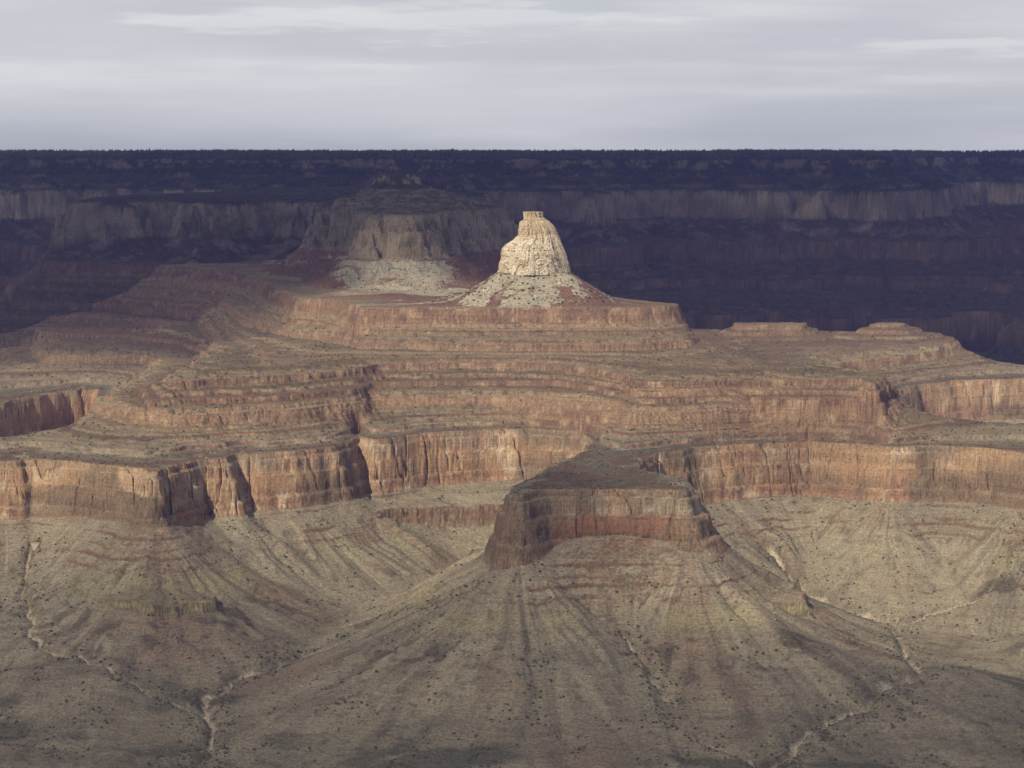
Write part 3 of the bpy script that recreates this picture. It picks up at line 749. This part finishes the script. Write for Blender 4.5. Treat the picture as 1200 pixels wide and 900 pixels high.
# ------------------------------------------------------------------ plants and stones
def leafmat(name, c1, c2):
    m = new_mat(name); out = N('ShaderNodeOutputMaterial'); b = N('ShaderNodeBsdfPrincipled'); b.inputs['Roughness'].default_value = .9
    geo = N('ShaderNodeNewGeometry')
    L(mix_col(map_range(noise_node(geo.outputs['Position'], .3, 2), .35, .65, 0, 1), c1, c2), b.inputs['Base Color']); L(b.outputs[0], out.inputs[0]); return m
MAT_SCRUB = leafmat('scrub_leaves', (.045, .05, .028), (.085, .085, .05))
MAT_PINE = leafmat('pine_needles', (.03, .038, .022), (.055, .06, .035))
MAT_STONE = rock_material('boulder_stone', False, (.42, .36, .26))
MAT_WOOD = leafmat('bark', (.09, .065, .045), (.14, .11, .08))
def ico():
    t = (1 + 5 ** .5) / 2
    v = np.array([(-1, t, 0), (1, t, 0), (-1, -t, 0), (1, -t, 0), (0, -1, t), (0, 1, t), (0, -1, -t), (0, 1, -t), (t, 0, -1), (t, 0, 1), (-t, 0, -1), (-t, 0, 1)]) / math.sqrt(1 + t * t)
    f = np.array([(0, 11, 5), (0, 5, 1), (0, 1, 7), (0, 7, 10), (0, 10, 11), (1, 5, 9), (5, 11, 4), (11, 10, 2), (10, 7, 6), (7, 1, 8), (3, 9, 4), (3, 4, 2), (3, 2, 6), (3, 6, 8), (3, 8, 9), (4, 9, 5), (2, 4, 11), (6, 2, 10), (8, 6, 7), (9, 8, 1)])
    return v, f
IV, IF = ico()
RS = np.random.RandomState(5)
def scatter(name, pts, size, mat, squash=.75, jitter=.3):
    n = len(pts); v = IV[None] * (1 + jitter * (RS.rand(n, 12, 1) - .5) * 2)
    sz = size[:, None, None] * np.array([1, 1, squash]) * (1 + .3 * (RS.rand(n, 1, 3) - .5)); v = v * sz + pts[:, None, :] + np.array([0, 0, 1]) * (size * squash * .55)[:, None, None]
    f = IF[None] + (np.arange(n) * 12)[:, None, None]
    return mesh_np(name, v.reshape(-1, 3), f.reshape(-1, 3), mat, False)
# candidates: random vertices weighted by screen area
flatv = P3; st_f = steep.ravel(); ss_f = SS.ravel(); isn_v = ISN.ravel(); td_f = TD.ravel(); w_f = WASH.ravel(); conv_f = CONV.ravel()
U_f = np.abs(flatv[:, 0] / flatv[:, 1])
def pick(mask, n):
    c = np.nonzero(mask & (U_f < .26))[0]; return c[RS.permutation(len(c))[:n]]
clump = fbm(flatv[:, 0], flatv[:, 1], 120, 3, 501)
g1 = pick((ss_f < -785) & ~isn_v & (st_f < .3) & (clump > .12), 7500)
g1b = pick((ss_f < -785) & ~isn_v & (w_f < 13) & (w_f > 1.2), 2600)
g2 = pick((ss_f > -645) & (ss_f < -322) & ~isn_v & (st_f < .15) & (clump > -.3), 9000)
g3 = pick((ss_f > -212) & ~isn_v & (st_f < .6), 1800)
gi = np.concatenate([g1, g1b, g2, g3])
tag(scatter('desert_scrub', flatv[gi], 1.0 + 3.0 * RS.rand(len(gi)) ** 4 + np.clip((flatv[gi, 1] - 5500) / 6000, 0, .8), MAT_SCRUB), kind='stuff', label='dark desert scrub scattered over the canyon slopes and benches', cat='scrub')
g4 = np.concatenate([pick((ss_f < -790) & ~isn_v & (conv_f > -2) & (td_f < 330) & (clump < .25), 4200), pick((ss_f < -800) & ~isn_v & (w_f < 3), 900), pick((ss_f > -640) & (ss_f < -330) & ~isn_v & (clump < -.1), 1800)])
tag(scatter('rubble', flatv[g4], .7 + 2.6 * RS.rand(len(g4)) ** 5, MAT_STONE, .7, .35), kind='stuff', label='pale fallen rubble strewn over the slopes below the cliffs', cat='rubble')
# far wood on the rim and its upper slopes: each a small cone on a short stem
def cones(name, pts, h, mat):
    n = len(pts); k = 6; a = np.arange(k) / k * 2 * np.pi
    ring = np.stack([np.cos(a), np.sin(a), 0 * a], -1)
    v = np.zeros((n, 2 * k + 1, 3)); r = h * (.20 + .1 * RS.rand(n))
    v[:, :k] = ring[None] * r[:, None, None] + np.array([0, 0, .08]) * h[:, None, None]
    v[:, k:2 * k] = ring[None] * r[:, None, None] * .75 + np.array([0, 0, .5]) * h[:, None, None]
    v[:, 2 * k] = np.array([0, 0, 1.0]) * h[:, None]
    v = v + pts[:, None, :]
    f = []
    for i in range(k):
        j = (i + 1) % k; f += [(i, j, k + j), (i, k + j, k + i), (k + i, k + j, 2 * k)]
    f = np.array(f)[None] + (np.arange(n) * (2 * k + 1))[:, None, None]
    return mesh_np(name, v.reshape(-1, 3), f.reshape(-1, 3), mat, False)
dn_f = DN.ravel()
f1 = pick(isn_v & (dn_f > -5) & (dn_f < 900), 14000)
f2 = pick(isn_v & (ss_f > -45) & (ss_f < 85) & (st_f < .45), 9000)
f3 = pick(isn_v & (ss_f > -312) & (ss_f < -215) & (st_f < .5), 2500)
fi = np.concatenate([f1, f2, f3])
hh = 9 + 17 * RS.rand(len(fi)); hh[len(f1):] *= .6
tag(cones('rim_forest', flatv[fi] - np.array([0, 0, .5]), hh, MAT_PINE), kind='stuff', label='dark conifer forest along the far rim and its upper slopes', cat='forest')

# junipers that can be told apart on the debris slopes below the two buttes
def juniper_mesh():
    v, f = [], []
    rs = np.random.RandomState(3)
    for k in range(5):
        c = np.array([rs.uniform(-.5, .5), rs.uniform(-.5, .5), rs.uniform(.55, 1.2)]); r = rs.uniform(.4, .65)
        v.append(IV * r * (1 + .25 * (rs.rand(12, 1) - .5)) + c); f.append(IF + 12 * k)
    return np.concatenate(v), np.concatenate(f)
jv, jf = juniper_mesh()
def trunk_mesh():
    a = np.arange(6) / 6 * 2 * np.pi
    lo = np.stack([np.cos(a) * .13, np.sin(a) * .13, 0 * a - .2], -1); hi = np.stack([np.cos(a) * .07 + .05, np.sin(a) * .07, 0 * a + .8], -1)
    return np.concatenate([lo, hi]), np.array([(i, (i + 1) % 6, 6 + (i + 1) % 6, 6 + i) for i in range(6)])
proto = bpy.data.objects.new('juniper', None); SC.collection.objects.link(proto)
pc = mesh_np('crown', jv, jf, MAT_SCRUB, False); pc.parent = proto
tvv, tff = trunk_mesh(); pt = mesh_np('trunk', tvv, tff, MAT_WOOD, True); pt.parent = proto
def place_junipers(ids, label, group, smin, smax):
    global proto
    for k in ids:
        if proto is not None: o, ch = proto, None; proto = None; src = o; PROTO.append(o)
        else:
            src = PROTO[0]; o = src.copy(); SC.collection.objects.link(o)
            for c in (pc, pt): cc = c.copy(); SC.collection.objects.link(cc); cc.parent = o
        o.location = [float(t) for t in flatv[k]]; sc = smin + (smax - smin) * random.random()
        o.scale = (sc, sc, sc * .85); o.rotation_euler = (0, 0, random.random() * 6.28)
        tag(o, label, 'tree', group)
PROTO = []
def spaced(ids, dmin, n):
    out = []
    for k in ids:
        p = flatv[k]
        if all((p[0] - flatv[j][0]) ** 2 + .3 * (p[1] - flatv[j][1]) ** 2 > dmin * dmin for j in out): out.append(k)
        if len(out) >= n: break
    return out
pxf = flatv[:, 0] / flatv[:, 1] * F + 600
her_m = (ss_f > -312) & (ss_f < -216) & ~isn_v & (D['Z'].ravel() < -16)
place_junipers(spaced(pick(her_m & (pxf > 540) & (pxf < 740) & (flatv[:, 1] < 7560), 1500), 12, 130), 'small dark juniper on the pale debris slope directly below the bright tower', 'junipers below the bright tower', 3.0, 6.2)
place_junipers(spaced(pick(her_m & (pxf > 380) & (pxf < 540) & (flatv[:, 1] < 9000), 1500), 13, 110), 'small dark juniper on the debris slope below the dim butte', 'junipers below the dim butte', 3.0, 5.6)
place_junipers(spaced(pick((ss_f < -800) & ~isn_v & (pxf > 860) & (pxf < 1010) & (flatv[:, 1] > 5150) & (flatv[:, 1] < 5900) & (w_f < 26), 1500), 14, 60), 'dark bush in the stony gully of the right-hand bowl', 'bushes in the right-hand gully', 2.2, 3.8)

# fallen blocks, pale, on the red slope under the tower
def boulder_mesh(seed):
    rs = np.random.RandomState(seed); v = IV * np.array([1, .8, .7]); v = np.sign(v) * np.abs(v) ** .7 * (1 + .2 * (rs.rand(12, 1) - .5)); return v, IF
bv, bf = boulder_mesh(1)
bo = None
for k in spaced(pick(her_m & (pxf > 540) & (pxf < 760) & (flatv[:, 1] < 7560) & (ss_f < -235), 1500), 18, 26):
    if bo is None: bo = mesh_np('boulder', bv, bf, MAT_STONE, False); o = bo
    else: o = bo.copy(); SC.collection.objects.link(o)
    o.location = [float(t) for t in flatv[k]]; s_ = random.uniform(2.2, 4.5); o.scale = (s_ * random.uniform(.9, 1.7), s_, s_ * .9); o.rotation_euler = (random.uniform(-.3, .3), random.uniform(-.3, .3), random.random() * 3)
    tag(o, 'pale fallen block lying on the red and grey slope under the bright tower', 'boulder', 'fallen blocks under the bright tower')

# ------------------------------------------------------------------ clouds overhead (out of frame, casting the shade) and the air
def cloud_mat():
    m = new_mat('cloud_vapour'); out = N('ShaderNodeOutputMaterial')
    a = N('ShaderNodeAttribute'); a.attribute_name = 'rock'
    d = N('ShaderNodeBsdfDiffuse'); d.inputs[0].default_value = (.85, .86, .88, 1)
    t = N('ShaderNodeBsdfTranslucent'); t.inputs[0].default_value = (.7, .72, .76, 1)
    m1 = N('ShaderNodeMixShader'); m1.inputs[0].default_value = .5; L(d.outputs[0], m1.inputs[1]); L(t.outputs[0], m1.inputs[2])
    tr = N('ShaderNodeBsdfTransparent'); m2 = N('ShaderNodeMixShader')
    sp = N('ShaderNodeSeparateColor'); L(a.outputs['Color'], sp.inputs[0])
    L(sp.outputs[0], m2.inputs[0]); L(tr.outputs[0], m2.inputs[1]); L(m1.outputs[0], m2.inputs[2]); L(m2.outputs[0], out.inputs[0])
    return m
MAT_CLOUD = cloud_mat()
def cloud(x0, x1, y0, y1, n, H, dens_fn, zref):
    """dens_fn(ground x, ground y) -> 0..1 shade wanted where this cloud's shadow lands"""
    gx_ = np.linspace(x0, x1, n); gy_ = np.linspace(y0, y1, n); A_, B_ = np.meshgrid(gx_, gy_)
    T = np.clip(dens_fn(A_, B_), 0, .995)
    k = (H - zref) / S[2]
    cx, cy = A_ + S[0] * k, B_ + S[1] * k
    al_ = 1 - np.sqrt(1 - T)
    puff = 140 * T * (1.2 + fbm(A_, B_, 700, 3, 601)) + 20
    top = np.stack([cx, cy, H + puff], -1).reshape(-1, 3); bot = np.stack([cx, cy, H - puff * .3], -1).reshape(-1, 3)
    i = np.arange(n * n).reshape(n, n); q = np.stack([i[:-1, :-1], i[:-1, 1:], i[1:, 1:], i[1:, :-1]], -1).reshape(-1, 4)
    keep = al_.ravel()[q].max(1) > .004; q = q[keep]
    v = np.concatenate([top, bot]); q2 = np.concatenate([q, q[:, ::-1] + n * n])
    used = np.unique(q2); rm = np.zeros(2 * n * n, np.int64); rm[used] = np.arange(len(used))
    a2 = np.tile(al_.ravel(), 2)
    o = mesh_np('cloud', v[used], rm[q2], MAT_CLOUD, True, np.repeat(a2[used][:, None], 3, 1)); tag(o, kind='structure'); return o
def north_shade(x, y):
    # edge of the shade runs from the left foreground slopes up behind the tower and the right-hand ridge
    pxx = np.array([-4000, -2600, -1900, -1250, -1020, -880, -700, -450, -200, 0, 400, 1000, 1700, 2500, 5000])
    ed_ = np.array([7900, 8000, 7950, 7700, 7680, 7820, 8250, 8400, 8450, 8500, 8700, 9350, 9450, 9500, 9500])
    w = 60 * fbm(x, y, 500, 3, 611)
    d = y - np.interp(x, pxx, ed_) + w
    fr = 1 - sm(x, -1350, -950)
    k_ = sm(x, -950, -650); t = (.46 + .42 * k_ + .2 * fr) * sm(d, -60, 60 + 100 * k_) * (1 - .62 * k_ * np.exp(-((x + 440) / 150) ** 2 - ((y - 8600) / 260) ** 2)) + (.50 - .42 * k_ - .2 * fr) * sm(d, 200 + 1050 * fr, 900 + 850 * fr)
    t = np.maximum(t, .97 * sm(y, 9300, 9900) * sm(x, -600, 200))
    t = t * (1 - .2 * sm(fbm(x, y, 1800, 2, 612), .1, .8) * (y > 10500))
    return t * (1 - sm(y, 30000, 34000))
def south_shade(x, y):
    w = 150 * fbm(x, y, 600, 3, 621)
    ed_ = np.interp(x, [-3000, -1200, -500, 0, 350, 700, 1500, 3000], [5600, 5600, 5500, 5250, 5000, 4650, 4550, 4500])
    t = sm(ed_ - y + w, -350, 450)
    t = t * (.58 - .36 * sm(x, 200, 700))
    t = np.maximum(t, .60 * sm(4820 - y + .8 * w + .04 * x, -60, 160))
    for cx, cy, rx, ry, a in ((190, 5420, 270, 420, .60), (950, 6420, 230, 130, .45), (-1050, 5500, 260, 140, .35)):
        g = np.exp(-(((x - cx) / rx) ** 2 + ((y - cy) / ry) ** 2) ** 1.6 + .0 * w)
        t = np.maximum(t, a * np.clip(g * (1 + .002 * w), 0, 1))
    return t
cloud(-9000, 9000, 7200, 34000, 260, 3500, north_shade, -250)
cloud(-4000, 4000, 2600, 7000, 220, 3500, south_shade, -950)

def haze_box():
    m = new_mat('air'); out = N('ShaderNodeOutputMaterial'); v = N('ShaderNodeVolumePrincipled')
    v.inputs['Color'].default_value = (.30, .36, .98, 1); v.inputs['Density'].default_value = HAZE_DENSITY; v.inputs['Anisotropy'].default_value = .25
    L(v.outputs[0], out.inputs['Volume'])
    x, y0_, y1_, a, b = 31000, -4000, 61000, -1332, 620
    vv = np.array([(-x, y0_, a), (x, y0_, a), (x, y1_, a), (-x, y1_, a), (-x, y0_, b), (x, y0_, b), (x, y1_, b), (-x, y1_, b)], f4)
    ff = np.array([(0, 3, 2, 1), (4, 5, 6, 7), (0, 1, 5, 4), (1, 2, 6, 5), (2, 3, 7, 6), (3, 0, 4, 7)])
    o = mesh_np('haze', vv, ff, m, False); tag(o, kind='stuff', label='thin blue haze filling the canyon air', cat='haze')
haze_box()
print('done')
